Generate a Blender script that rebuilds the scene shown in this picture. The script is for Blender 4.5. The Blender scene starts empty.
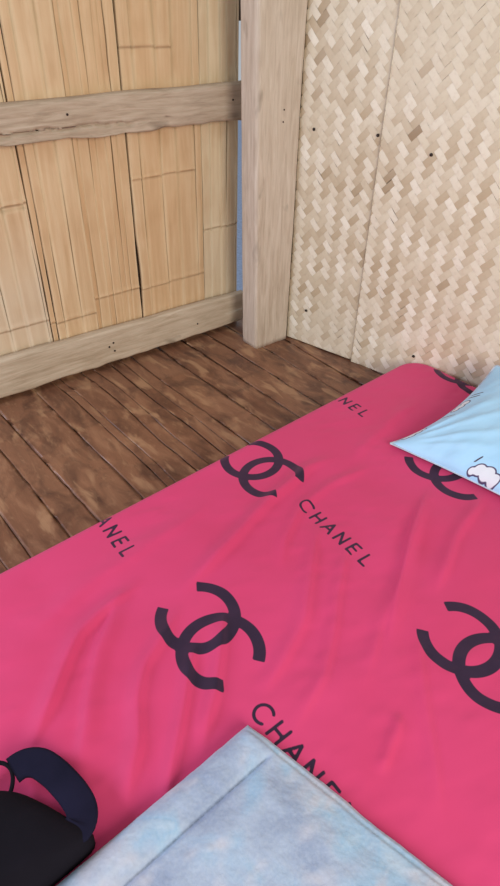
import bpy, math, random
import numpy as np
from mathutils import Vector, Matrix

random.seed(7)
rng = np.random.default_rng(11)
scene = bpy.context.scene
col = scene.collection

# ------------------------------------------------------------------ helpers
def lin(r, g, b):
    f = lambda c: c / 12.92 if c <= 0.04045 else ((c + 0.055) / 1.055) ** 2.4
    return (f(r / 255), f(g / 255), f(b / 255), 1.0)

def hsh(i, j, seed):
    i = i.astype(np.int64); j = j.astype(np.int64)
    h = (i * 374761393 + j * 668265263 + seed * 974711) & 0x7fffffff
    h = ((h ^ (h >> 13)) * 1274126177) & 0x7fffffff
    return ((h ^ (h >> 16)) & 0xffff) / 65535.0

def vnoise(x, y, seed=0):
    """smooth value noise in -1..1"""
    x = np.asarray(x, float); y = np.asarray(y, float)
    x, y = np.broadcast_arrays(x, y)
    i = np.floor(x); j = np.floor(y); fx = x - i; fy = y - j
    fx = fx * fx * fx * (fx * (fx * 6 - 15) + 10); fy = fy * fy * fy * (fy * (fy * 6 - 15) + 10)
    a = hsh(i, j, seed); b = hsh(i + 1, j, seed); c = hsh(i, j + 1, seed); d = hsh(i + 1, j + 1, seed)
    return 2 * ((a * (1 - fx) + b * fx) * (1 - fy) + (c * (1 - fx) + d * fx) * fy) - 1

def fbm(x, y, seed=0, n=3):
    s = 0; a = 1.0
    for k in range(n):
        s = s + a * vnoise(np.asarray(x) * 2 ** k, np.asarray(y) * 2 ** k, seed + 17 * k); a *= .5
    return s / 1.75

def link(name, data, parent=None, loc=(0, 0, 0)):
    o = bpy.data.objects.new(name, data); col.objects.link(o)
    o.location = loc
    if parent is not None: o.parent = parent
    return o

def mesh(name, verts, faces, mat, parent=None, base=(0, 0, 0), attrs=None, smooth=True):
    """one mesh object; verts are room coordinates, base is the origin (room coordinates)"""
    v = np.asarray(verts, float)
    org = np.asarray(base, float)
    me = bpy.data.meshes.new(name)
    me.from_pydata((v - org).tolist(), [], faces if isinstance(faces, list) else faces.tolist())
    me.update()
    if smooth: me.polygons.foreach_set('use_smooth', np.ones(len(me.polygons), bool))
    for k, a in (attrs or {}).items():
        at = me.attributes.new(k, 'FLOAT', 'POINT'); at.data.foreach_set('value', np.asarray(a, np.float32).ravel())
    me.materials.append(mat)
    pl = (0, 0, 0)
    if parent is not None: pl = np.asarray(parent.matrix_basis.translation)
    if parent is not None and parent.parent is not None: pl = pl + np.asarray(parent.parent.matrix_basis.translation)
    return link(name, me, parent, tuple(org - np.asarray(pl)))

def empty(name, loc=(0, 0, 0)):
    o = bpy.data.objects.new(name, None); col.objects.link(o); o.location = loc; o.empty_display_size = .1
    return o

def tag(o, label, cat, group=None):
    o['label'] = label; o['category'] = cat
    if group: o['group'] = group
    return o

def grid_faces(n, m, off=0, flip=False):
    i, j = np.meshgrid(np.arange(n - 1), np.arange(m - 1), indexing='ij')
    a = (i * m + j).ravel() + off
    f = np.stack([a, a + m, a + m + 1, a + 1], 1)
    return f[:, ::-1] if flip else f

def smooth(a, b, x):
    t = np.clip((x - a) / (b - a), 0, 1); return t * t * (3 - 2 * t)

# ------------------------------------------------------------------ node materials
class NT:
    def __init__(s, name):
        s.m = bpy.data.materials.new(name); s.m.use_nodes = True
        s.t = s.m.node_tree; s.n = s.t.nodes; s.b = s.n['Principled BSDF']
    def new(s, typ, **kw):
        n = s.n.new(typ)
        for k, v in kw.items(): setattr(n, k, v)
        return n
    def link(s, a, b): s.t.links.new(a, b)
    def attr(s, name): return s.new('ShaderNodeAttribute', attribute_name=name).outputs['Fac']
    def noise(s, scale, detail=4, vec=(1, 1, 1), rough=.55, dist=0):
        tc = s.new('ShaderNodeTexCoord'); mp = s.new('ShaderNodeMapping'); mp.inputs['Scale'].default_value = vec
        s.link(tc.outputs['Object'], mp.inputs['Vector'])
        n = s.new('ShaderNodeTexNoise'); n.inputs['Scale'].default_value = scale; n.inputs['Detail'].default_value = detail
        n.inputs['Roughness'].default_value = rough; n.inputs['Distortion'].default_value = dist
        s.link(mp.outputs['Vector'], n.inputs['Vector']); return n.outputs['Fac']
    def ramp(s, fac, stops, interp='LINEAR'):
        r = s.new('ShaderNodeValToRGB'); r.color_ramp.interpolation = interp
        e = r.color_ramp.elements
        while len(e) < len(stops): e.new(.5)
        for el, (p, c) in zip(e, stops): el.position = p; el.color = c
        s.link(fac, r.inputs['Fac']); return r.outputs['Color']
    def mix(s, fac, a, b, mode='MIX'):
        m = s.new('ShaderNodeMix', data_type='RGBA', blend_type=mode)
        for sock, v in ((m.inputs['Factor'], fac), (m.inputs['A'], a), (m.inputs['B'], b)):
            pass
        ins = [i for i in m.inputs if i.enabled]
        for i, v in zip(ins, (fac, a, b)):
            if isinstance(v, (int, float)): i.default_value = v
            elif isinstance(v, tuple): i.default_value = v
            else: s.link(v, i)
        return [o for o in m.outputs if o.enabled][0]
    def math(s, op, a, b=0.0, c=None):
        n = s.new('ShaderNodeMath', operation=op)
        for i, v in zip(n.inputs, (a, b) if c is None else (a, b, c)):
            if isinstance(v, (int, float)): i.default_value = v
            else: s.link(v, i)
        return n.outputs[0]
    def maprange(s, v, a, b, c=0., d=1.):
        n = s.new('ShaderNodeMapRange'); s.link(v, n.inputs[0])
        for i, x in zip(range(1, 5), (a, b, c, d)): n.inputs[i].default_value = x
        return n.outputs[0]
    def bump(s, h, strength, dist=.002):
        n = s.new('ShaderNodeBump'); n.inputs['Strength'].default_value = strength; n.inputs['Distance'].default_value = dist
        s.link(h, n.inputs['Height']); s.link(n.outputs['Normal'], s.b.inputs['Normal'])
    def color(s, c):
        if isinstance(c, tuple): s.b.inputs['Base Color'].default_value = c
        else: s.link(c, s.b.inputs['Base Color'])
    def set(s, **kw):
        for k, v in kw.items(): s.b.inputs[k].default_value = v

def wood_mat(name, dark, mid, light, axis, rough=.75, grain=1.0, spots=True):
    n = NT(name)
    vec = {'x': (1.2, 14, 14), 'z': (14, 14, 1.2), 'y': (14, 1.2, 14)}[axis]
    g = n.noise(5, 6, vec, .62, .6)
    fine = n.noise(22, 5, vec, .7)
    blot = n.noise(5, 3, (1, 1, 1))
    c = n.ramp(g, [(.3, dark), (.5, mid), (.7, light)])
    c = n.mix(n.maprange(fine, .45, .75, 0, .35 * grain), c, dark)
    c = n.mix(n.maprange(blot, .35, .7, 0, .4), c, light)
    kn = n.noise(16, 3, tuple(.35 if v < 2 else 1. for v in vec), .5, .3)
    c = n.mix(n.maprange(kn, .64, .74, 0, .6), c, tuple(x * .55 for x in dark[:3]) + (1,))
    n.color(c); n.set(Roughness=rough); n.bump(fine, .35, .003)
    return n.m

def plain(name, c, rough=.8, metal=0.):
    n = NT(name); k = n.noise(40, 3); d = tuple(x * .75 for x in c[:3]) + (1,)
    n.color(n.mix(n.maprange(k, .35, .65), c, d)); n.set(Roughness=rough, Metallic=metal); return n.m

# ------------------------------------------------------------------ camera
Rw = ((0.79089148, -0.35910007, 0.49551772), (-0.61160274, -0.49135805, 0.62008818), (0.02080291, -0.79348245, -0.60823748))
cam = bpy.data.cameras.new('camera'); co = link('camera', cam)
M = Matrix([[r[0], -r[1], -r[2]] for r in Rw]).to_4x4()
M.translation = Vector((-1.59962721, -1.91084254, 1.35))
co.matrix_world = M
cam.sensor_fit = 'VERTICAL'; cam.sensor_height = 24.0; cam.lens = 24.0 * 614.0 / 886.0
cam.clip_start = .02
scene.camera = co

# ------------------------------------------------------------------ bamboo boards of the left wall
def board_mat():
    n = NT('split_bamboo')
    tone = n.attr('tone'); node = n.attr('node'); grey = n.attr('grey')
    g = n.noise(5, 4, (7, 7, .6), .5, .5); fine = n.noise(30, 5, (10, 10, .5), .7); blot = n.noise(4, 3)
    c = n.ramp(g, [(.25, lin(198, 158, 114)), (.5, lin(211, 173, 128)), (.78, lin(220, 188, 146))])
    c = n.mix(n.maprange(tone, 0, 1, 0, .85), c, n.ramp(g, [(.3, lin(214, 186, 146)), (.6, lin(230, 209, 173))]))
    c = n.mix(n.maprange(fine, .55, .8, 0, .22), c, lin(136, 92, 54))
    c = n.mix(n.maprange(blot, .5, .75, 0, .3), c, lin(172, 122, 72))
    c = n.mix(n.math('MULTIPLY', grey, n.maprange(blot, .2, .6, .9, .5)), c, lin(216, 200, 176))
    c = n.mix(n.math('MULTIPLY', node, n.maprange(blot, .35, .6, .15, .6)), c, lin(122, 90, 60))
    n.color(c); n.set(Roughness=.55); n.bump(fine, .25, .002)
    return n.m
MB = board_mat()

def bamboo_board(x0, x1, z0, z1, y, widths, cracks, nodes, tone, grey=None, parent=None):
    """flattened culm: fibres side by side with hairline splits that open and close along the height; y is the front face"""
    zs = np.arange(z0, z1 + .001, .016).tolist()
    for nz, _, _ in nodes: zs += [nz + d for d in (-.012, -.006, -.003, 0, .003, .006, .012)]
    zs = np.array(sorted(zs)); m = len(zs)
    xs = [x0]
    while xs[-1] < x1 - .008:
        xs.append(min(x1, xs[-1] + random.choice(widths) * random.uniform(.8, 1.2)))
    xs[-1] = x1
    V = []; F = []; T = []; N = []; G = []
    off = 0
    prof = [(0, .012), (0, .0002), (0, .0002), (.18, -.0003), (.5, -.0006), (.82, -.0003), (1, .0002), (1, .0002), (1, .012)]
    edge = []
    for k, xb in enumerate(xs):
        wob = .0022 * vnoise(zs * 3.1, k * 7.7 + x0 * 31, 3) + .0012 * vnoise(zs * 11, k * 3.3, 5)
        gp = np.clip(vnoise(zs * 2.6, k * 5.1 + x0 * 13, 9) - .22, 0, 1) * .0075
        for (cx, za, zb, gw) in cracks:
            if abs(cx - xb) < .012:
                gp = gp + gw * np.clip(1 - np.abs((zs - (za + zb) / 2) / ((zb - za) / 2)) ** 2, 0, 1)
        if k in (0, len(xs) - 1): gp = np.full(m, .0006) + np.clip(gp - .0026, 0, 1); wob = wob * .6
        edge.append((xb + wob, gp))
    for k in range(len(xs) - 1):
        L = edge[k][0] + edge[k][1] / 2; Rr = edge[k + 1][0] - edge[k + 1][1] / 2
        dy = random.uniform(-.0004, .0004); tn = np.clip(tone + random.uniform(-.14, .14), 0, 1)
        nd = np.zeros(m); bulge = np.zeros(m)
        for nz, xa, xb in nodes:
            if xa <= (xs[k] + xs[k + 1]) / 2 <= xb:
                dz = zs - nz - .007 * vnoise(np.full(m, xs[k] * 9), np.full(m, nz * 9), 4)
                nd = np.maximum(nd, np.exp(-(dz / .0035) ** 2)); bulge += .0028 * np.exp(-((dz - .007) / .005) ** 2) - .0016 * np.exp(-(dz / .003) ** 2)
        bow = .0015 * vnoise(zs * 4, k * 2.2 + x0 * 9, 8)
        for j, (f, d) in enumerate(prof):
            yy = y + d + dy - bow - (bulge if 0 < j < 8 else 0)
            V.append(np.stack([L + (Rr - L) * f, np.broadcast_to(yy, (m,)), zs], 1))
            T.append(np.full(m, tn)); N.append(nd)
            G.append(np.zeros(m) if grey is None else np.full(m, grey) * np.clip((0.75 - zs) / .45, 0, 1))
        F.append(grid_faces(len(prof), m, off, flip=False)); off += len(prof) * m
    return mesh('bamboo_board', np.concatenate(V), np.concatenate(F), MB, parent, ((x0 + x1) / 2, y, z0),
                {'tone': np.concatenate(T), 'node': np.concatenate(N), 'grey': np.concatenate(G)})

wl = empty('wall_left', (-1.0, .28, 0)); wl['kind'] = 'structure'
MD = plain('shade_dark_wood', lin(74, 54, 40), .9)  # dark brown: painted shade behind the cracks, and wood of the eave beam
bk = np.array([(-2.3, .302, .0), (.045, .302, .0), (.045, .302, 2.1), (-2.3, .302, 2.1), (-2.3, .318, .0), (.045, .318, .0), (.045, .318, 2.1), (-2.3, .318, 2.1)])
mesh('light_block_board', bk, [[0, 1, 2, 3], [5, 4, 7, 6], [4, 0, 3, 7], [1, 5, 6, 2], [3, 2, 6, 7], [4, 5, 1, 0]], MD, wl, (-1, .31, 0), smooth=False)  # added board, blocks outside light so the cracks between fibres stay dark
W = [.03, .045, .06, .08]
bamboo_board(-2.3, -1.35, 0, 2.1, .281, W, [], [(.35, -3, 0), (.95, -3, 0)], .3, .6, wl)
bamboo_board(-1.345, -.862, 0, 2.1, .286, W, [(-1.02, .2, .6, .003), (-.93, .3, .62, .003)], [(.255, -1.4, -.8), (.70, -1.4, -.8), (1.42, -2, 0)], .45, .85, wl)
bamboo_board(-.858, -.838, 0, 2.1, .283, [.02], [], [(.24, -1, 0)], .1, None, wl)
bamboo_board(-.835, -.668, 0, 2.1, .276, W, [(-.73, .2, .8, .003), (-.70, 1.0, 1.3, .002)], [(.235, -1, 0), (1.5, -1, 0)], .45, None, wl)
bamboo_board(-.665, -.462, 0, 2.1, .281, [.02, .03, .05], [(-.60, .7, 1.0, .002), (-.62, 1.0, 1.5, .003), (-.585, 1.0, 1.35, .002)], [(.295, -1, 0), (1.62, -1, 0)], .12, None, wl)
bamboo_board(-.455, -.136, 0, 2.1, .278, [.04, .055, .075], [(-.455, .17, .5, .011), (-.41, .4, .86, .003), (-.36, 1.0, 1.35, .003), (-.30, .85, 1.4, .003), (-.33, .45, .7, .002)], [(1.135, -1, -.22), (.722, -1, -.2), (.285, -1, -.1), (1.66, -1, 0)], .2, None, wl)
bamboo_board(-.129, .052, 0, 2.1, .288, [.035, .05], [(-.02, .35, .8, .003), (-.05, 1.0, 1.5, .003)], [(.47, -1, 1), (1.4, -1, 1)], 1.0, .45, wl)
# what shows through the open gap beside the post: the yard outside and the eave beam above it
MY = plain('pale_blue_yard', lin(176, 192, 222), .9)
yard = mesh('ground', [(-4, .6, -.45), (5, .6, -.45), (5, 9, -.45), (-4, 9, -.45)], [[0, 1, 2, 3]], MY, None, (0, 4, -.45), smooth=False); yard['kind'] = 'structure'
ev = np.array([(x, y, z) for z in (1.2, 1.42) for x, y in ((-2.3, .40), (1.2, .40), (1.2, .46), (-2.3, .46))])
eave = mesh('trim_1', ev, [[3, 2, 1, 0], [4, 5, 6, 7], [0, 1, 5, 4], [1, 2, 6, 5], [2, 3, 7, 6], [3, 0, 4, 7]], MD, None, (0, .43, 1.2), smooth=False); eave['kind'] = 'structure'

# ------------------------------------------------------------------ rough sawn timber
def timber(name, axis, a0, a1, b0, b1, c0, c1, mat, base, amp=.0025, r=.006, edgefn=None, groove=None, seed=0, step=.012, nf=9, parent=None):
    """swept rough plank. axis 'x': b=y, c=z ; axis 'z': b=x, c=y"""
    P = []
    def side(p, q, n):
        for k in range(n): P.append((p[0] + (q[0] - p[0]) * k / n, p[1] + (q[1] - p[1]) * k / n))
    cs = [(b0 + r, c0), (b1 - r, c0), (b1, c0 + r), (b1, c1 - r), (b1 - r, c1), (b0 + r, c1), (b0, c1 - r), (b0, c0 + r)]
    for k in range(8):
        p, q = cs[k], cs[(k + 1) % 8]
        side(p, q, max(2, int(math.hypot(q[0] - p[0], q[1] - p[1]) / .006)) if k % 2 == 0 else 2)
    P = np.array(P); npz = len(P)
    A = np.linspace(a0, a1, int((a1 - a0) / step) + 2)
    cen = np.array([(b0 + b1) / 2, (c0 + c1) / 2])
    dirn = P - cen; dirn[:, 0] /= (b1 - b0); dirn[:, 1] /= (c1 - c0); dirn /= np.linalg.norm(dirn, axis=1)[:, None]
    V = np.zeros((len(A), npz, 3))
    for i, a in enumerate(A):
        ang = np.arange(npz)
        d = amp * (vnoise(np.full(npz, a * 5), P[:, 0] * 30 + P[:, 1] * 30, seed) + .5 * vnoise(np.full(npz, a * 14), P[:, 0] * 90 + P[:, 1] * 70, seed + 3))
        q = P + dirn * d[:, None]
        if edgefn is not None: q = edgefn(a, q, P)
        if groove is not None: q = groove(a, q, P)
        if axis == 'x': V[i] = np.stack([np.full(npz, a), q[:, 0], q[:, 1]], 1)
        else: V[i] = np.stack([q[:, 0], q[:, 1], np.full(npz, a)], 1)
    F = []
    for i in range(len(A) - 1):
        for k in range(npz):
            k2 = (k + 1) % npz
            f = [i * npz + k, i * npz + k2, (i + 1) * npz + k2, (i + 1) * npz + k]
            F.append(f)
    F.append(list(range(npz))[::-1]); F.append([(len(A) - 1) * npz + k for k in range(npz)])
    return mesh(name, V.reshape(-1, 3), F, mat, parent, base)

def nail(parent, p, nrm, r=.0042, mat=None):
    n = Vector(nrm).normalized(); u = n.orthogonal().normalized(); v = n.cross(u)
    V = []; K = 10
    for rr, h in ((r, -.001), (r, .0012), (r * .75, .0022)):
        for k in range(K):
            a = 2 * math.pi * k / K
            V.append(tuple(Vector(p) + u * math.cos(a) * rr + v * math.sin(a) * rr + n * h))
    V.append(tuple(Vector(p) + n * .0024))
    F = [[i * K + k, i * K + (k + 1) % K, (i + 1) * K + (k + 1) % K, (i + 1) * K + k] for i in range(2) for k in range(K)]
    F += [[2 * K + k, 2 * K + (k + 1) % K, 3 * K] for k in range(K)]
    F.append(list(range(K))[::-1])
    return mesh('nail', V, F, mat, parent, p)

MN = plain('rusty_iron', lin(58, 44, 36), .6, .5)
M_rail = wood_mat('weathered_plank', lin(150, 128, 106), lin(182, 161, 137), lin(202, 184, 162), 'x', grain=.6)
M_rail2 = wood_mat('pale_weathered_plank', lin(166, 145, 118), lin(192, 172, 146), lin(208, 190, 166), 'x', grain=.45)
M_post = wood_mat('post_timber', lin(176, 157, 136), lin(198, 181, 160), lin(214, 200, 182), 'z', grain=.4)

def rail_edges(a, q, P):
    q = q.copy()
    bot = P[:, 1] < .93
    q[bot, 1] += .005 * float(vnoise(a * 7, .3, 2)) + .004 * float(vnoise(a * 19, 1.3, 6)) + .016 * max(0, (-a - .35)) * 1.0
    q[~bot, 1] += .004 * float(vnoise(a * 4, 5.3, 12)) + .012 * (a + .4) * .5
    q[:, 0] += .003 * float(vnoise(a * 3, 8.1, 4))
    return q
def rail_groove(a, q, P):
    # long ragged split that lifts a splinter off the lower edge
    if a < -.38:
        q = q.copy(); zc = .926 + .006 * float(vnoise(a * 13, 2.2, 21)) + .003 * float(vnoise(a * 37, 2.2, 22)); w = min(1, (-.38 - a) / .1)
        fr = P[:, 0] < .2335
        below = fr & (q[:, 1] < zc)
        q[below, 0] += .007 * w
        g = fr & (np.abs(q[:, 1] - zc) < .0045)
        q[g, 0] += .013 * w
    return q
r1 = timber('wooden_rail', 'x', -2.3, .056, .232, .272, .888, 1.016, M_rail, (-.6, .25, .888), .0022, .007, rail_edges, rail_groove, 31, .009)
tag(r1, 'rough grey-brown wooden rail nailed across bamboo wall, upper one with split lower edge', 'rail', 'rails nailed across the bamboo wall')
def low_edges(a, q, P):
    q = q.copy(); bot = P[:, 1] < .09
    q[bot, 1] += .004 * float(vnoise(a * 6, 4.3, 41)) + .003 * float(vnoise(a * 21, 1.9, 43))
    q[~bot, 1] += .003 * float(vnoise(a * 4, 2.3, 45)) - .012 * (a + .5)
    return q
r2 = timber('wooden_rail', 'x', -2.3, .056, .23, .268, .022, .172, M_rail2, (-.6, .25, .022), .002, .006, low_edges, None, 57, .01)
tag(r2, 'pale wide wooden rail along the foot of the bamboo wall, just above floor', 'rail', 'rails nailed across the bamboo wall')
for x, z in ((-.652, .1), (-.632, .113), (-.63, .075), (-.213, .08)): nail(r2, (x, .2285, z), (0, -1, 0), .0042, MN)
for x, z in ((-.69, .968), (-.016, .962)): nail(r1, (x, .2305, z), (0, -1, 0), .004, MN)

def post_lean(a, q, P):
    q = q.copy(); q[P[:, 0] < .04, 0] -= .024 * max(0, a); q[P[:, 0] < .04, 0] += .004 * math.exp(-a / .05); return q
post = timber('wooden_post', 'z', 0, 2.1, -.057, .133, 0, .10, M_post, (.04, .05, 0), .0016, .008, post_lean, None, 77, .02)
tag(post, 'thick square pale wooden corner post standing between bamboo wall and woven mat wall', 'post')
for x, z in ((.045, .955), (.043, .915)): nail(post, (x, -.001, z), (0, -1, 0), .0032, MN)

# ------------------------------------------------------------------ woven mat wall on the right
W0 = np.array([.149, -.023]); D = np.array([.1247, -.476]); D /= np.linalg.norm(D); NRM = np.array([D[1], -D[0]])   # NRM points into the room
def onwall(u, z, h=0):
    return np.stack([W0[0] + D[0] * u + NRM[0] * h, W0[1] + D[1] * u + NRM[1] * h, z], -1)

def weave_mat():
    n = NT('woven_bamboo'); tone = n.attr('tone'); b = n.attr('back')
    fine = n.noise(60, 4, (1, 1, 1)); blot = n.noise(2.2, 3)
    c = n.ramp(tone, [(.0, lin(156, 132, 100)), (.3, lin(192, 172, 140)), (.6, lin(215, 201, 173)), (1., lin(238, 229, 208))])
    c = n.mix(n.maprange(fine, .5, .75, 0, .25), c, lin(172, 148, 114))
    c = n.mix(n.maprange(blot, .5, .72, 0, .28), c, lin(228, 216, 194))
    c = n.mix(b, c, lin(176, 150, 118))
    n.color(c); n.set(Roughness=.5); n.bump(fine, .15, .001)
    return n.m
MW = weave_mat()

def woven_panel(u0, u1, z0, z1, h, parent, seed):
    w = .0255; th = math.radians(47)
    A = np.array([-math.cos(th), math.sin(th)])  # reads as a backslash seen from the room
    B = np.array([math.cos(th), math.sin(th)])
    R2 = np.random.default_rng(seed)
    NL, NC = 7, 4
    V = []; T = []; F = []; off = 0
    rad = int((abs(u1 - u0) + (z1 - z0)) / w) + 4
    cen = np.array([(u0 + u1) / 2, (z0 + z1) / 2])
    striptone = {}
    def patch(c, along, across, kind, sid):
        nonlocal off
        if not (u0 - .03 < c[0] < u1 + .03 and z0 - .03 < c[1] < z1 + .03): return
        key = (kind, sid)
        if key not in striptone: striptone[key] = R2.normal(0, .05)
        mute = .35 + .65 * smooth(-.35, .45, fbm(c[0] * 2.1 + seed, c[1] * 1.6, 5, 2) + .55 - .42 * c[1])  # strip contrast fades with height, overexposure put into the colour
        t = .60 + mute * ((.15 if kind else -.15) + striptone[key] + R2.normal(0, .10))  # one direction lighter, one darker: light on arched strips painted as tone
        if R2.random() < .05 * mute: t -= .28
        if R2.random() < .03: t += .25
        ll = np.linspace(-1, 1, NL); cc = np.linspace(-1, 1, NC)
        tw = R2.normal(0, .0003); wd = .50 if R2.random() > .02 else R2.uniform(.44, .47)
        for a in ll:
            for x in cc:
                p = c + along * a * w * 1.04 + across * x * w * wd
                hh = h + .0016 * math.cos(a * 1.5) - .0008 + .0004 * (1 - x * x) + tw * x
                V.append((min(max(p[0], u0), u1), min(max(p[1], z0), z1), hh)); T.append(t)
        F.append(grid_faces(NL, NC, off)); off += NL * NC
    for i in range(-rad, rad):
        for j in range(-rad, rad):
            k = (i - j) % 4
            if k == 0: patch(cen + A * (i + .5) * w + B * j * w, A, B, 1, j)      # covers i, i+1
            if k == 3: patch(cen + A * i * w + B * (j + .5) * w, B, A, 0, i)      # covers j, j+1
    V = np.array(V); n0 = len(V); T = np.array(T)
    back = np.array([(u0, z0, h - .002), (u1, z0, h - .002), (u1, z1, h - .002), (u0, z1, h - .002)] + [(u0, z0, h - .006), (u1, z0, h - .006), (u1, z1, h - .006), (u0, z1, h - .006)])  # slab added behind the strips to block light
    F = np.concatenate(F).tolist() + [[n0 + k for k in f] for f in ([0, 1, 2, 3], [5, 4, 7, 6], [4, 0, 3, 7], [1, 5, 6, 2], [3, 2, 6, 7], [4, 5, 1, 0])]
    V = np.concatenate([V, back]); T = np.concatenate([T, np.full(8, .3)]); bk = np.concatenate([np.zeros(n0), np.ones(8)])
    warp = .004 * fbm(V[:, 0] * 3 + seed, V[:, 1] * 2.2, 61, 2); warp[n0:] = -.0045
    X = onwall(V[:, 0], V[:, 1], V[:, 2] + warp)
    b = onwall(np.array(u0), np.array(z0), 0)
    return mesh('woven_panel', X, F, MW, parent, b, {'tone': T, 'back': bk})

wr = empty('wall_right', tuple(onwall(np.array(.5), np.array(0.), 0))); wr['kind'] = 'structure'
p1 = woven_panel(-.035, .325, .006, 2.1, .004, wr, 3)
p2 = woven_panel(.315, 1.9, .001, 2.1, .0105, wr, 8)
n3 = (NRM[0], NRM[1], 0)
for pp, u, z, h in ((p1, .032, .889, .008), (p1, .298, .904, .008), (p1, .063, .165, .008), (p2, .509, .873, .0145), (p2, .592, .128, .0145)):
    nail(pp, tuple(onwall(np.array(u), np.array(z), h)), n3, .0058, MN)
# unseen board added behind the mats to keep daylight out
sv = []
for h in (-.012, -.03):
    for u, z in ((-.16, 0.0), (1.9, 0.0), (1.9, 2.1), (-.16, 2.1)): sv.append(onwall(np.array(u), np.array(z), h))
mesh('light_block_board', np.array(sv), [[0, 1, 2, 3], [5, 4, 7, 6], [4, 0, 3, 7], [1, 5, 6, 2], [3, 2, 6, 7], [4, 5, 1, 0]], MD, wr, tuple(onwall(np.array(.5), np.array(0.), -.02)), smooth=False)

# ------------------------------------------------------------------ floor of flattened bamboo slats
def floor_mat():
    n = NT('varnished_bamboo_floor'); tone = n.attr('tone'); node = n.attr('node')
    g = n.noise(4.0, 5, (4, 1.0, 4), .6, 1.0); fine = n.noise(20, 5, (8, .8, 8), .7); blot = n.noise(6.5, 5, (1.5, .9, 1), .62, .9); sc = n.noise(7, 3, (2.6, .9, 1), .5, .5)
    c = n.ramp(g, [(.28, lin(90, 57, 41)), (.5, lin(124, 83, 60)), (.74, lin(160, 118, 88))])
    c = n.mix(n.maprange(tone, .2, 1, 0, .75), c, lin(142, 100, 74))
    c = n.mix(n.maprange(blot, .48, .68, 0, .78), c, lin(74, 46, 36))
    c = n.mix(n.maprange(sc, .56, .68, 0, .8), c, lin(172, 132, 98))
    c = n.mix(n.maprange(fine, .6, .85, 0, .3), c, lin(50, 30, 22))
    c = n.mix(n.math('MULTIPLY', node, .22), c, lin(60, 38, 28))
    fx = n.noise(34, 3, (1.6, .7, 1), .6); c = n.mix(n.maprange(fx, .58, .75, 0, .4), c, lin(168, 130, 98))
    n.color(c); n.set(Roughness=.4); n.bump(fine, .3, .003)
    return n.m
MF = floor_mat()
V = []; F = []; T = []; N = []; off = 0
ys = np.arange(-2.35, .34, .015); m = len(ys)
# ground slab beneath
xb = -2.35; R3 = random.Random(5)
edges = [-2.35]
known = [-1.98, -1.83, -1.70, -1.59, -1.455, -1.352, -1.225, -1.133, -.963, -.87, -.745, -.62, -.52, -.38, -.25, -.13, .0, .12, .24, .38, .52, .7]
edges += known
for k in range(len(edges) - 1):
    a, b = edges[k], edges[k + 1]
    nodes_y = [R3.uniform(-2.4, -2.0) + .33 * q + R3.uniform(-.05, .05) for q in range(9)]
    nsub = R3.choice([1, 1, 1, 2]); cuts = sorted([0, 1] + [R3.uniform(.2, .8) for _ in range(nsub - 1)])
    zoff = R3.uniform(-.0008, .0006)
    for q in range(len(cuts) - 1):
        wob = lambda s: .007 * vnoise(ys * 2.6, k * 3.1, 71) + .003 * vnoise(ys * 9, k * 1.7, 73)
        gp_ = np.clip(.0009 * vnoise(ys * 3.1, k * 6.3, 75), .0001, 1); gap0 = gp_ if q == 0 else .0003; gap1 = .0003 if q == len(cuts) - 2 else .0002
        skew = -.042 * (ys + .3)
        L = a + (b - a) * cuts[q] + wob(cuts[q]) + gap0 * .6 + skew; Rr = a + (b - a) * cuts[q + 1] + wob(cuts[q + 1]) - gap1 + skew
        if q == len(cuts) - 2: Rr = b + .007 * vnoise(ys * 2.6, (k + 1) * 3.1, 71) + .003 * vnoise(ys * 9, (k + 1) * 1.7, 73) - gap1 + skew
        nd = np.zeros(m); bul = np.zeros(m)
        for ny in nodes_y:
            nd = np.maximum(nd, np.exp(-((ys - ny) / .008) ** 2)); bul += .0022 * np.exp(-((ys - ny) / .016) ** 2)
        tn = R3.uniform(0, 1)
        hz = zoff + R3.uniform(-.0004, .0004) + .0025 * vnoise(ys * 2.2, k * .6 + q * .1, 77)
        si = np.searchsorted(np.sort(nodes_y), ys); seg = np.clip(.5 * tn + .5 * np.array([R3.random() for _ in range(12)])[si] + .3 * vnoise(ys * 3.0, k * 9.1 + q * 2, 79), 0, 1)
        for f, d in ((0, -.010), (0, -.0004), (0, -.0004), (.08, -.0003), (.35, .0006), (.65, .0006), (.92, -.0003), (1, -.0004), (1, -.0004), (1, -.010)):
            V.append(np.stack([L + (Rr - L) * f, ys, np.broadcast_to(d + hz + (bul if d > -.005 else 0) - .002, (m,))], 1)); T.append(seg); N.append(nd)
        F.append(grid_faces(10, m, off)); off += 10 * m
fv = np.concatenate(V); ff = np.concatenate(F)[:, ::-1].tolist()
n0 = len(fv)
fv = np.concatenate([fv, [(-2.5, -2.5, -.011), (.9, -2.5, -.011), (.9, .5, -.011), (-2.5, .5, -.011)]]); ff.append([n0, n0 + 1, n0 + 2, n0 + 3])
fl = mesh('floor', fv, ff, MF, None, (-1, -1, 0), {'tone': np.concatenate(T + [np.zeros(4)]), 'node': np.concatenate(N + [np.ones(4)])})
fl['kind'] = 'structure'

# ------------------------------------------------------------------ pink sheet over the mattress
O = np.array([.25, -.609]); an = math.radians(3.65)
EX = np.array([math.cos(an), math.sin(an)]); ET = -np.array([-math.sin(an), math.cos(an)])   # s towards the mat wall, t across the bed
TOP = .12; RAD = .034
def bedxy(s, t): return O[0] + EX[0] * s + ET[0] * t, O[1] + EX[1] * s + ET[1] * t

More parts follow.
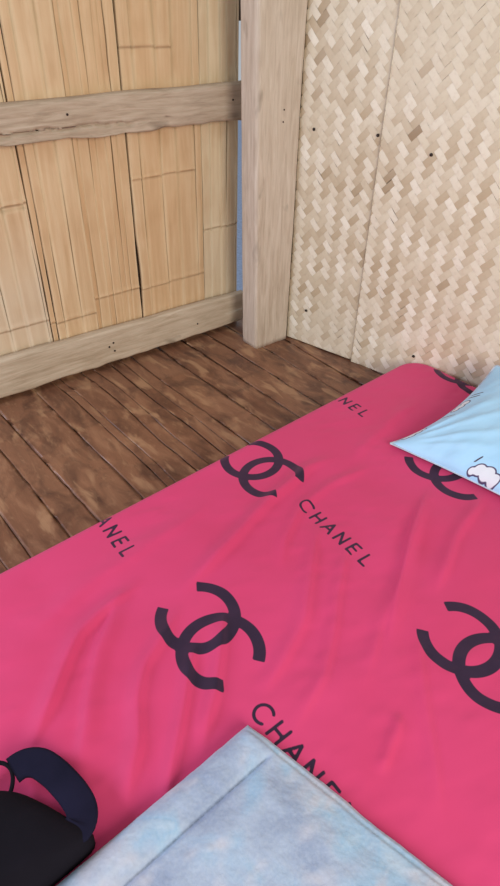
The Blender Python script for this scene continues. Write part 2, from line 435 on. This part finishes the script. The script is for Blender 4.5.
def seg_d(px, py, a, b):
    ax, ay = a; bx, by = b; dx, dy = bx - ax, by - ay
    u = np.clip(((px - ax) * dx + (py - ay) * dy) / (dx * dx + dy * dy), 0, 1)
    return np.hypot(px - ax - u * dx, py - ay - u * dy)
def arc_d(px, py, c, r, mid, half, flat=True):
    x = px - c[0]; y = py - c[1]; ang = np.arctan2(y, x) - mid
    ang = (ang + math.pi) % (2 * math.pi) - math.pi
    return np.where(np.abs(ang) <= half, np.abs(np.hypot(x, y) - r), 9.0 if flat else 9.0), ang
def glyph(ch, x, y):
    """distance to the strokes of a letter in a unit-high box"""
    S = {'H': [((0, 0), (0, 1)), ((.66, 0), (.66, 1)), ((0, .5), (.66, .5))],
         'A': [((0, 0), (.4, 1)), ((.4, 1), (.8, 0)), ((.15, .34), (.65, .34))],
         'N': [((0, 0), (0, 1)), ((0, 1), (.68, 0)), ((.68, 0), (.68, 1))],
         'E': [((0, 0), (0, 1)), ((0, 1), (.5, 1)), ((0, .52), (.46, .52)), ((0, 0), (.5, 0))],
         'L': [((0, 0), (0, 1)), ((0, 0), (.5, 0))]}
    if ch == 'C':
        pts = [(.5 + .5 * math.cos(math.radians(a)), .5 + .5 * math.sin(math.radians(a))) for a in range(48, 313, 12)]
        segs = list(zip(pts[:-1], pts[1:]))
    else: segs = S[ch]
    d = None
    for a, b in segs:
        e = seg_d(x, y, a, b); d = e if d is None else np.minimum(d, e)
    return d
def print_sdf(s, t, logos, texts):
    D_ = np.full(s.shape, .05)
    for (cs, ct, rot, sc) in logos:
        sel = (np.abs(s - cs) < .25) & (np.abs(t - ct) < .25)
        if not sel.any(): continue
        a = math.radians(rot); ds = s[sel] - cs; dt = t[sel] - ct
        x = (dt * math.cos(a) - ds * math.sin(a)) / sc; y = (ds * math.cos(a) + dt * math.sin(a)) / sc
        Rm, hw, off_ = .087, .0142, .053
        best = np.full(x.shape, .05)
        for cx, mid in ((-off_, math.radians(8)), (off_, math.pi + math.radians(8))):
            xx = x - cx; rr = np.hypot(xx, y)
            an_ = np.arctan2(y, xx) - mid; an_ = (an_ + math.pi) % (2 * math.pi) - math.pi
            half = math.radians(180 - 34)
            d = np.maximum(np.abs(rr - Rm) - hw, (np.abs(an_) - half) * rr)
            best = np.minimum(best, d)
        D_[sel] = np.minimum(D_[sel], best * sc)
    for (cs, ct, rot, h, pitch) in texts:
        a = math.radians(rot)
        for k, ch in enumerate('CHANEL'):
            ls = cs + math.sin(-a) * pitch * k; lt = ct + math.cos(a) * pitch * k
            sel = (np.abs(s - ls) < .09) & (np.abs(t - lt) < .09)
            if not sel.any(): continue
            ds = s[sel] - ls; dt = t[sel] - lt
            x = (dt * math.cos(a) - ds * math.sin(a)) / h; y = (ds * math.cos(a) + dt * math.sin(a)) / h
            D_[sel] = np.minimum(D_[sel], glyph(ch, x + {'C': .5, 'H': .33, 'A': .4, 'N': .34, 'E': .28, 'L': .3}[ch], y + .5) * h - .0037)
    return D_

LOGOS = [(-1.407, .483, 9, 1.02), (-.906, .112, 7, 1.0), (-.458, .500, 6, 1.0), (-.972, .930, 6, 1.02), (.082, .232, 6, 1.0), (-1.93, .93, 6, 1.)]
TEXTS = [(-.926, .332, 6, .040, .0495), (-1.444, .713, 4, .042, .049), (-1.388, -.102, 6, .040, .0505), (-.402, -.122, 6, .040, .0505), (-.45, .80, 6, .044, .0505), (-.95, 1.15, 6, .044, .0505)]

st = .0042
S0, S1, T0, T1 = -2.12, .026, .012, 1.50
ext = RAD * math.pi / 2 + (TOP - RAD) - .002
sg = np.arange(S0 - ext, S1 + ext + st, st); tg = np.arange(T0 - ext, T1 + ext + st, st)
Sg, Tg = np.meshgrid(sg, tg, indexing='ij')
rho = .07
mids, midt = (S0 + S1) / 2, (T0 + T1) / 2; hs, ht = (S1 - S0) / 2 - rho, (T1 - T0) / 2 - rho
qs = np.maximum(np.abs(Sg - mids) - hs, 0); qt = np.maximum(np.abs(Tg - midt) - ht, 0)
ql = np.hypot(qs, qt); dist = ql - rho; out = dist > 0
du = np.where(ql > 1e-9, qs / np.maximum(ql, 1e-9), 0) * np.sign(Sg - mids); dv = np.where(ql > 1e-9, qt / np.maximum(ql, 1e-9), 0) * np.sign(Tg - midt)
e = np.where(out, dist, 0.0); e = np.minimum(e, ext)
phi = np.clip(e / RAD, 0, math.pi / 2); hor = RAD * np.sin(phi); ver = RAD * (1 - np.cos(phi)) + np.maximum(e - RAD * math.pi / 2, 0)
Sp = Sg - np.where(out, du * dist, 0) + du * hor; Tp = Tg - np.where(out, dv * dist, 0) + dv * hor
Z = TOP - ver
fade = smooth(.0, .06, np.minimum.reduce([Tg - T0 + .02, S1 - Sg + .02]))

def fold(pts, amp, wid, skew=0.0):
    """soft crease ridge along a polyline with tapered ends"""
    global Z
    P = np.array(pts); L = np.r_[0, np.cumsum(np.hypot(*np.diff(P, axis=0).T))]
    tt = np.linspace(0, L[-1], 60)
    # smooth the polyline
    ps = np.interp(tt, L, P[:, 0]); pt = np.interp(tt, L, P[:, 1])
    for _ in range(4):
        ps[1:-1] = (ps[:-2] + 2 * ps[1:-1] + ps[2:]) / 4; pt[1:-1] = (pt[:-2] + 2 * pt[1:-1] + pt[2:]) / 4
    pt = pt + .006 * vnoise(tt * 9, pt[0] * 50, 5)
    s_lo, s_hi = ps.min() - .12, ps.max() + .12; t_lo, t_hi = pt.min() - .12, pt.max() + .12
    sel = (Sg > s_lo) & (Sg < s_hi) & (Tg > t_lo) & (Tg < t_hi)
    x = Sg[sel]; y = Tg[sel]; best = np.full(x.shape, 9.); u = np.zeros(x.shape); sd = np.zeros(x.shape)
    for k in range(len(tt) - 1):
        dx, dy = ps[k + 1] - ps[k], pt[k + 1] - pt[k]; l2 = dx * dx + dy * dy + 1e-12
        w = np.clip(((x - ps[k]) * dx + (y - pt[k]) * dy) / l2, 0, 1)
        d = np.hypot(x - ps[k] - w * dx, y - pt[k] - w * dy); c = d < best
        sgn = np.sign(dx * (y - pt[k]) - dy * (x - ps[k]))
        best = np.where(c, d, best); u = np.where(c, (k + w) / (len(tt) - 1), u); sd = np.where(c, sgn, sd)
    ww = wid * (1 + skew * sd)
    prof = np.exp(-(best / ww) ** 2)
    env = smooth(0, .25, u) * smooth(0, .25, 1 - u)
    Z[sel] += amp * prof * env * fade[sel]

FOLDS = [([(-.668, .228), (-.789, .211), (-.986, .238), (-1.145, .289), (-1.3, .33), (-1.42, .352)], .0075, .022, .3),
 ([(-1.42, .25), (-1.485, .257), (-1.557, .267), (-1.637, .291), (-1.712, .346), (-1.77, .404), (-1.86, .475)], .008, .02, .35),
 ([(-1.40, .38), (-1.463, .404), (-1.566, .454), (-1.625, .513), (-1.677, .595), (-1.78, .70)], .007, .02, .3),
 ([(-1.48, .25), (-1.525, .275), (-1.623, .356), (-1.704, .446), (-1.80, .58)], .006, .022, -.3),
 ([(-.93, .40), (-1.001, .436), (-1.112, .524), (-1.209, .602), (-1.32, .649), (-1.46, .69)], .006, .021, .3),
 ([(-.6, .33), (-.676, .319), (-.801, .307), (-.948, .325), (-1.06, .38), (-1.16, .46)], .0055, .02, .3),
 ([(-.56, .51), (-.634, .534), (-.8, .605), (-.898, .662), (-1.02, .725), (-1.16, .80)], .007, .02, -.3),
 ([(-.45, .63), (-.508, .641), (-.705, .686), (-.818, .73), (-.93, .76)], .006, .02, .3),
 ([(-1.33, .44), (-1.399, .513), (-1.486, .603), (-1.6, .70)], .0065, .018, .3),
 ([(-.66, .55), (-.715, .576), (-.87, .641), (-1.093, .738), (-1.26, .81)], .004, .018, .3),
 ([(-1.22, .89), (-1.26, .915), (-1.32, .94), (-1.36, .95)], .004, .014, .2),
 ([(-.9, .50), (-.992, .537), (-1.154, .649), (-1.288, .742), (-1.45, .79)], .0045, .018, .3),
 ([(-1.42, .47), (-1.483, .509), (-1.583, .608), (-1.72, .74)], .006, .016, .3),
 ([(-.4, .75), (-.62, .84), (-.8, .93), (-.9, 1.0)], .005, .02, .3),
 ([(-1.0, .78), (-1.1, .86), (-1.25, 1.0), (-1.34, 1.08)], .003, .016, .3),
 ([(-.2, .2), (-.35, .21), (-.55, .25), (-.7, .27)], .004, .024, .3),
 ([(-1.1, .12), (-1.3, .16), (-1.5, .17), (-1.75, .22)], .0035, .03, .3)]
for i_, (p, a, w, k) in enumerate(FOLDS): fold(p, a * (2.5 if i_ == 0 else 2.1), w * .9, k)
Z += fade * (.004 * vnoise(Sg * 3 + 7, Tg * 5, 3) + .0022 * vnoise(Sg * 7 + Tg * 4, Tg * 14 - Sg * 5, 13) + (.0016 * vnoise(Sg * 17 + Tg * 12, Tg * 36 - Sg * 14, 23) * (.5 + .5 * vnoise(Sg * 4, Tg * 4, 29))))
# gentle waves along the hanging sides, hem resting on the floor
hang = smooth(.05, .14, e)
wav = .006 * hang * (1 + vnoise((Sg - Tg) * 9, 3.3, 5)) * .6
hz = smooth(-.45, -.1, Sg)  # keep clear of the mat wall
X, Y = bedxy(Sp + du * wav * (1 - hz), Tp + dv * wav)
Z = np.maximum(Z, .003)
hw_ = (X - W0[0]) * NRM[0] + (Y - W0[1]) * NRM[1]; pu = np.maximum(0, .019 - hw_); X = X + NRM[0] * pu; Y = Y + NRM[1] * pu
sdf = print_sdf(Sg, Tg, LOGOS, TEXTS)
def sheet_mat():
    n = NT('pink_cotton'); d = n.attr('ink')
    weave = n.noise(420, 2); blot = n.noise(3, 2)
    pink = n.mix(n.maprange(blot, .35, .65), lin(213, 65, 113), lin(208, 61, 106))
    f = n.maprange(d, .0009, -.0009, 0, 1)
    ink = n.mix(n.maprange(n.noise(30, 3), .4, .7, 0, .5), lin(38, 26, 48), lin(50, 34, 58))
    n.color(n.mix(f, pink, ink)); n.set(Roughness=.72); n.b.inputs['Sheen Weight'].default_value = .25; n.b.inputs['Sheen Roughness'].default_value = .5
    n.b.inputs['Sheen Tint'].default_value = lin(255, 170, 205)
    n.b.inputs['Specular IOR Level'].default_value = .25
    n.bump(weave, .12, .0006); return n.m
sheet = mesh('bedsheet', np.stack([X, Y, Z], -1).reshape(-1, 3), grid_faces(len(sg), len(tg), 0, flip=True)[:, ::-1][:, ::-1], sheet_mat(), None, (-.8, -1.35, 0), {'ink': sdf})
tag(sheet, 'bright pink cotton bedsheet printed with dark interlocking rings and lettering, spread over low mattress', 'bedsheet')

# ------------------------------------------------------------------ light blue pillow against the mat wall
P00 = np.array([-.238, -.945, .128]); P10 = np.array([.262, -.962, .262]); P01 = np.array([-.150, -1.50, .14]); P11 = np.array([.40, -1.56, .27])
nu, nv = 110, 130
u = np.linspace(0, 1, nu); v = np.linspace(0, 1, nv); U, Vv = np.meshgrid(u, v, indexing='ij')
def pil_base(U, Vv):
    b = ((1 - U) * (1 - Vv))[..., None] * P00 + (U * (1 - Vv))[..., None] * P10 + ((1 - U) * Vv)[..., None] * P01 + (U * Vv)[..., None] * P11
    # sides pull in between the corners, the low side lies down on the sheet
    b = b + (4 * U * (1 - U) * (1 - Vv) ** 3)[..., None] * np.array([0.0, -.031, -.022])
    b = b + (4 * Vv * (1 - Vv) * (1 - U) ** 3)[..., None] * np.array([.012, 0, .0])
    return b
base = pil_base(U, Vv)
a_ = np.clip(1 - np.abs(2 * U - 1) ** 2.6, 0, 1); b_ = np.clip(1 - np.abs(2 * Vv - 1) ** 2.6, 0, 1)
full = (a_ * b_) ** .55
wr_ = .004 * fbm(U * 5 + Vv * 2, Vv * 9 - U * 3, 31, 3) + .005 * vnoise(U * 3, Vv * 11, 37) * np.exp(-(U / .35) ** 2)
# creases radiating from the near corner
for ang, amp in ((.35, .006), (.62, .005), (.95, .005), (1.2, .004)):
    r_ = np.hypot(U * .5, Vv * .55); th_ = np.arctan2(Vv * .55, U * .5)
    wr_ = wr_ + amp * np.exp(-((th_ - ang) / .07) ** 2) * smooth(.05, .14, r_) * smooth(.45, .25, r_)
up = np.array([-.22, .02, .97]); up /= np.linalg.norm(up)
topv = base + ((.072 * full + wr_ * np.minimum(1, full * 2) + .004))[..., None] * up
botv = base - (np.minimum(.05 * full, .05))[..., None] * up
botv[..., 2] = np.maximum(botv[..., 2], .131); topv[..., 2] = np.maximum(topv[..., 2], botv[..., 2] + .003)
def keep_room(A):   # stay on the room side of the mat wall
    h = (A[..., 0] - W0[0]) * NRM[0] + (A[..., 1] - W0[1]) * NRM[1]
    push = np.maximum(0, .018 - h); A[..., 0] += NRM[0] * push; A[..., 1] += NRM[1] * push; return A
topv = keep_room(topv); botv = keep_room(botv)
pv = np.concatenate([topv.reshape(-1, 3), botv.reshape(-1, 3)])
pf = np.concatenate([grid_faces(nu, nv), grid_faces(nu, nv, nu * nv, True)])
rim = [i * nv for i in range(nu)] + [(nu - 1) * nv + j for j in range(1, nv)] + [i * nv + nv - 1 for i in range(nu - 2, -1, -1)] + [j for j in range(nv - 2, 0, -1)]
rf = np.array([[rim[k], rim[(k + 1) % len(rim)], rim[(k + 1) % len(rim)] + nu * nv, rim[k] + nu * nv] for k in range(len(rim))])[:, ::-1]
pf = np.concatenate([pf, rf])
# printed pattern: white cloud-like shapes outlined in dark violet
uu = U * .50; vv = Vv * .58
def blob(circs):
    d = np.full(U.shape, .05)
    for cx, cy, r in circs: d = np.minimum(d, np.hypot(uu - cx, vv - cy) - r)
    return d
BL = [[(.016, .275, .012), (.026, .292, .018), (.024, .318, .022), (.016, .345, .018)],
      [(.17, .40, .02), (.19, .43, .028), (.18, .47, .03), (.17, .50, .02)], [(.30, .26, .02), (.32, .29, .026), (.31, .32, .026), (.30, .35, .018)],
      [(.045, .010, .010), (.062, .014, .014), (.085, .018, .014), (.105, .02, .010)], [(.235, .026, .012), (.255, .028, .015), (.28, .03, .014)]]
d_all = np.full(U.shape, .05)
for c in BL: d_all = np.minimum(d_all, blob(c))
strokes = np.full(U.shape, .05)
for a, b in (((.185, .02), (.195, .06)), ((.31, .02), (.32, .052)), ((.326, .02), (.336, .052)), ((.052, .352), (.072, .362)), ((.040, .262), (.062, .270)), ((.46, .1), (.49, .13)), ((.22, .31), (.25, .32))):
    strokes = np.minimum(strokes, seg_d(uu, vv, a, b))
cap = np.full(nu * nv, .05)
MPn = NT('pale_blue_pillowcase')
dw = MPn.attr('white'); dk = MPn.attr('stroke')
wv = MPn.noise(380, 2)
c = MPn.mix(MPn.maprange(MPn.noise(5, 3), .35, .65), lin(160, 208, 240), lin(172, 216, 243))
c = MPn.mix(MPn.maprange(dw, .001, -.001), c, lin(222, 226, 232))
c = MPn.mix(MPn.maprange(MPn.math('ABSOLUTE', dw), .0027, .0012), c, lin(72, 56, 92))
c = MPn.mix(MPn.maprange(dk, .0034, .002), c, lin(66, 46, 66))
MPn.color(c); MPn.set(Roughness=.7); MPn.b.inputs['Sheen Weight'].default_value = .2; MPn.bump(wv, .1, .0006)
pil = mesh('pillow', pv, pf, MPn.m, None, tuple(P00), {'white': np.concatenate([d_all.ravel(), cap]), 'stroke': np.concatenate([strokes.ravel(), cap])})
tag(pil, 'light blue patterned pillow lying on pink sheet against the woven mat wall', 'pillow')
# flat sewn seam along the edges
def ribbon(name, pts, wid, thick, mat, parent, nrmfn, base):
    """flat band along a polyline: 4-sided section"""
    P = [Vector(p) for p in pts]; V = []; n = len(P)
    for k in range(n):
        tn = (P[min(k + 1, n - 1)] - P[max(k - 1, 0)]).normalized(); nr = Vector(nrmfn(k)).normalized(); sd = tn.cross(nr).normalized(); nr = sd.cross(tn)
        for a, b in ((-1, -.6), (-.8, -1), (.8, -1), (1, -.6), (1, .6), (.8, 1), (-.8, 1), (-1, .6)):
            V.append(tuple(P[k] + sd * a * wid / 2 + nr * b * thick / 2))
    F = [[k * 8 + j, k * 8 + (j + 1) % 8, (k + 1) * 8 + (j + 1) % 8, (k + 1) * 8 + j] for k in range(n - 1) for j in range(8)]
    F += [list(range(8)), [(n - 1) * 8 + j for j in range(8)][::-1]]
    return mesh(name, V, F, mat, parent, base)
sm = plain('pillow_seam_cloth', lin(196, 208, 222), .8)
rp = [pv[i] for i in rim[::2]] + [pv[rim[0]]]
ribbon('seam', [(p[0], p[1], p[2] + .001) for p in rp], .007, .003, sm, pil, lambda k: (-.2, 0, 1), tuple(P00))

# ------------------------------------------------------------------ fleece blanket in the foreground
A0 = np.array([-1.188, -1.413]); d1 = np.array([-.406, -.026]); d1 /= np.linalg.norm(d1); d2 = np.array([.097, -.396]); d2 /= np.linalg.norm(d2)
n1, n2 = 190, 190; L1, L2 = .62, .62
g1 = np.linspace(0, L1, n1); g2 = np.linspace(0, L2, n2); G1, G2 = np.meshgrid(g1, g2, indexing='ij')
edge = np.minimum(G1, G2)
bx = A0[0] + d1[0] * G1 + d2[0] * G2; by = A0[1] + d1[1] * G1 + d2[1] * G2
wv1 = .0012 * vnoise(G1 * 14, .5, 91) ; wv2 = .004 * vnoise(G2 * 14, 1.5, 93)
bx = bx + d2[0] * wv1 * np.exp(-(G2 / .1)) + d1[0] * wv2 * np.exp(-(G1 / .1)); by = by + d2[1] * wv1 * np.exp(-(G2 / .1)) + d1[1] * wv2 * np.exp(-(G1 / .1))
hem = np.exp(-((G2 - .082) / .006) ** 2)      # stitched line of the wide hem along the left edge
hem2 = np.exp(-((G1 - .018) / .003) ** 2)
pile = .0008 * vnoise(G1 * 60, G2 * 60, 97) + .0006 * vnoise(G1 * 220, G2 * 220, 98)
bz = .131 + .024 * (1 - np.exp(-(edge / .010))) + .010 * smooth(.082, .14, G2) * smooth(.02, .10, G1) + .007 * fbm(G1 * 6, G2 * 6, 95, 3) * smooth(0, .06, edge) + pile
bz = bz - .008 * hem * smooth(.02, .05, G1) - .005 * hem2 * smooth(.0, .03, G2)
hemb = .006 * np.exp(-((G2 - .042) / .03) ** 2) * smooth(0, .02, G1); bz += hemb
bb = np.full_like(bz, .129)
bvt = np.concatenate([np.stack([bx, by, bz], -1).reshape(-1, 3), np.stack([bx, by, bb], -1).reshape(-1, 3)])
bf = np.concatenate([grid_faces(n1, n2), grid_faces(n1, n2, n1 * n2, True)])
rimb = [i * n2 for i in range(n1)] + [(n1 - 1) * n2 + j for j in range(1, n2)] + [i * n2 + n2 - 1 for i in range(n1 - 2, -1, -1)] + [j for j in range(n2 - 2, 0, -1)]
bf = np.concatenate([bf, np.array([[rimb[k], rimb[(k + 1) % len(rimb)], rimb[(k + 1) % len(rimb)] + n1 * n2, rimb[k] + n1 * n2] for k in range(len(rimb))])[:, ::-1]])
FL = NT('pale_blue_fleece')
b1 = FL.noise(9, 2, (1, 1, 1), .4, .5); b2 = FL.noise(13, 2, (1, 1.4, 1), .4, .4); fz = FL.noise(160, 4)
c = FL.ramp(b1, [(.32, lin(150, 162, 184)), (.48, lin(166, 178, 197)), (.60, lin(156, 184, 207)), (.75, lin(192, 202, 211))])
c = FL.mix(FL.maprange(b2, .52, .7, 0, .75), c, lin(194, 192, 200))
c = FL.mix(FL.maprange(fz, .4, .7, 0, .12), c, lin(226, 232, 236))
FL.color(c); FL.set(Roughness=.95); FL.b.inputs['Sheen Weight'].default_value = .3; FL.b.inputs['Sheen Roughness'].default_value = .4
FL.b.inputs['Specular IOR Level'].default_value = .1; FL.bump(fz, .3, .003)
blanket = mesh('blanket', bvt, bf[:, ::-1], FL.m, None, tuple(np.r_[A0, .129]))
tag(blanket, 'fluffy pale blue fleece blanket, one corner laid over the pink sheet in the foreground', 'blanket')

# ------------------------------------------------------------------ black bag with strap at the near left
KB = NT('black_canvas'); kz = KB.noise(300, 2); kb = KB.noise(8, 3)
KB.color(KB.mix(KB.maprange(kb, .35, .65), lin(16, 13, 20), lin(22, 18, 26))); KB.set(Roughness=.9); KB.b.inputs['Specular IOR Level'].default_value = .15; KB.bump(kz, .2, .001)
KS = NT('navy_webbing'); kz = KS.noise(260, 2)
KS.color(KS.mix(KS.maprange(KS.noise(10, 3), .35, .65), lin(20, 19, 38), lin(27, 25, 46))); KS.set(Roughness=.9); KS.b.inputs['Specular IOR Level'].default_value = .15; KS.bump(kz, .2, .001)
bag = empty('bag', (-1.75, -1.36, .13)); tag(bag, 'black fabric bag with looped strap lying on the near left of pink sheet', 'bag')
foot = [(-2.02, -1.205), (-1.90, -1.192), (-1.78, -1.198), (-1.69, -1.212), (-1.642, -1.234), (-1.602, -1.272), (-1.572, -1.325), (-1.548, -1.375), (-1.527, -1.405), (-1.532, -1.430), (-1.65, -1.439), (-1.80, -1.447), (-1.95, -1.452), (-2.03, -1.44), (-2.05, -1.34)]
fp = np.array(foot); nP = 120
cl = np.r_[fp, fp[:1]]; Lc = np.r_[0, np.cumsum(np.hypot(*np.diff(cl, axis=0).T))]; tt = np.linspace(0, Lc[-1], nP, endpoint=False)
rx = np.interp(tt, Lc, cl[:, 0]); ry = np.interp(tt, Lc, cl[:, 1])
for _ in range(3): rx = (np.roll(rx, 1) + 2 * rx + np.roll(rx, -1)) / 4; ry = (np.roll(ry, 1) + 2 * ry + np.roll(ry, -1)) / 4
cxy = np.array([-1.80, -1.355]); V = []; lv = [(1.0, .0), (1.0, .012), (.985, .026), (.95, .040), (.88, .052), (.76, .062), (.6, .069), (.42, .073), (.22, .075)]
for f, h in lv:
    wob = 1 + .012 * vnoise(tt * 14, f * 5, 15)
    V.append(np.stack([cxy[0] + (rx - cxy[0]) * f * wob, cxy[1] + (ry - cxy[1]) * f, np.full(nP, .128) + h + .004 * vnoise(tt * 9, f * 6, 19) * (h > .01)], 1))
V = np.concatenate(V); F = [[i * nP + k, i * nP + (k + 1) % nP, (i + 1) * nP + (k + 1) % nP, (i + 1) * nP + k] for i in range(len(lv) - 1) for k in range(nP)]
F = [f[::-1] for f in F]; F.append(list(range(nP))); F.append([(len(lv) - 1) * nP + k for k in range(nP)][::-1])
mesh('bag_body', V, F, KB.m, bag, (-1.75, -1.36, .13))
def spline(pts, n):
    P = np.array(pts, float); L = np.r_[0, np.cumsum(np.linalg.norm(np.diff(P, axis=0), axis=1))]; t = np.linspace(0, L[-1], n)
    q = np.stack([np.interp(t, L, P[:, k]) for k in range(3)], 1)
    for _ in range(8): q[1:-1] = (q[:-2] + 2 * q[1:-1] + q[2:]) / 4
    return q
ST = spline([(-1.602, -1.224, .148), (-1.580, -1.222, .150), (-1.556, -1.240, .152), (-1.540, -1.280, .152), (-1.529, -1.330, .154), (-1.527, -1.370, .160), (-1.540, -1.396, .166), (-1.575, -1.398, .163), (-1.62, -1.385, .150)], 60)
ribbon('strap', ST, .054, .012, KS.m, bag, lambda k: (0, 0, 1), (-1.56, -1.3, .15))
CD = spline([(-1.70, -1.21, .16), (-1.66, -1.187, .148), (-1.628, -1.184, .146), (-1.609, -1.197, .146), (-1.602, -1.216, .147), (-1.605, -1.238, .148), (-1.618, -1.262, .152), (-1.64, -1.285, .165)], 40)
ribbon('cord', CD, .007, .007, KB.m, bag, lambda k: (0, 0, 1), (-1.61, -1.24, .15))

# ------------------------------------------------------------------ light: overcast daylight from outside and from the open side of the hut
w = bpy.data.worlds.new('sky'); scene.world = w; w.use_nodes = True
bgn = w.node_tree.nodes['Background']; bgn.inputs['Color'].default_value = (.86, .93, 1.0, 1); bgn.inputs['Strength'].default_value = .5
def area(name, loc, target, size, energy, colr):
    l = bpy.data.lights.new(name, 'AREA'); l.shape = 'RECTANGLE'; l.size, l.size_y = size; l.energy = energy; l.color = colr
    o = link(name, l, None, loc); d = Vector(target) - Vector(loc); o.rotation_euler = d.to_track_quat('-Z', 'Y').to_euler(); return o
area('doorway_daylight', (-1.5, -4.2, 1.95), (-.3, -.2, .6), (1.3, 1.6), 96, (1, .95, .87))
area('window_daylight', (-3.3, .1, 1.35), (-.8, -1.1, .1), (1.0, 1.0), 54, (.70, .76, 1))

vs = scene.view_settings
vs.view_transform = 'Standard'; vs.look = 'None'; vs.exposure = 0.0; vs.gamma = 1.0; vs.use_curve_mapping = False
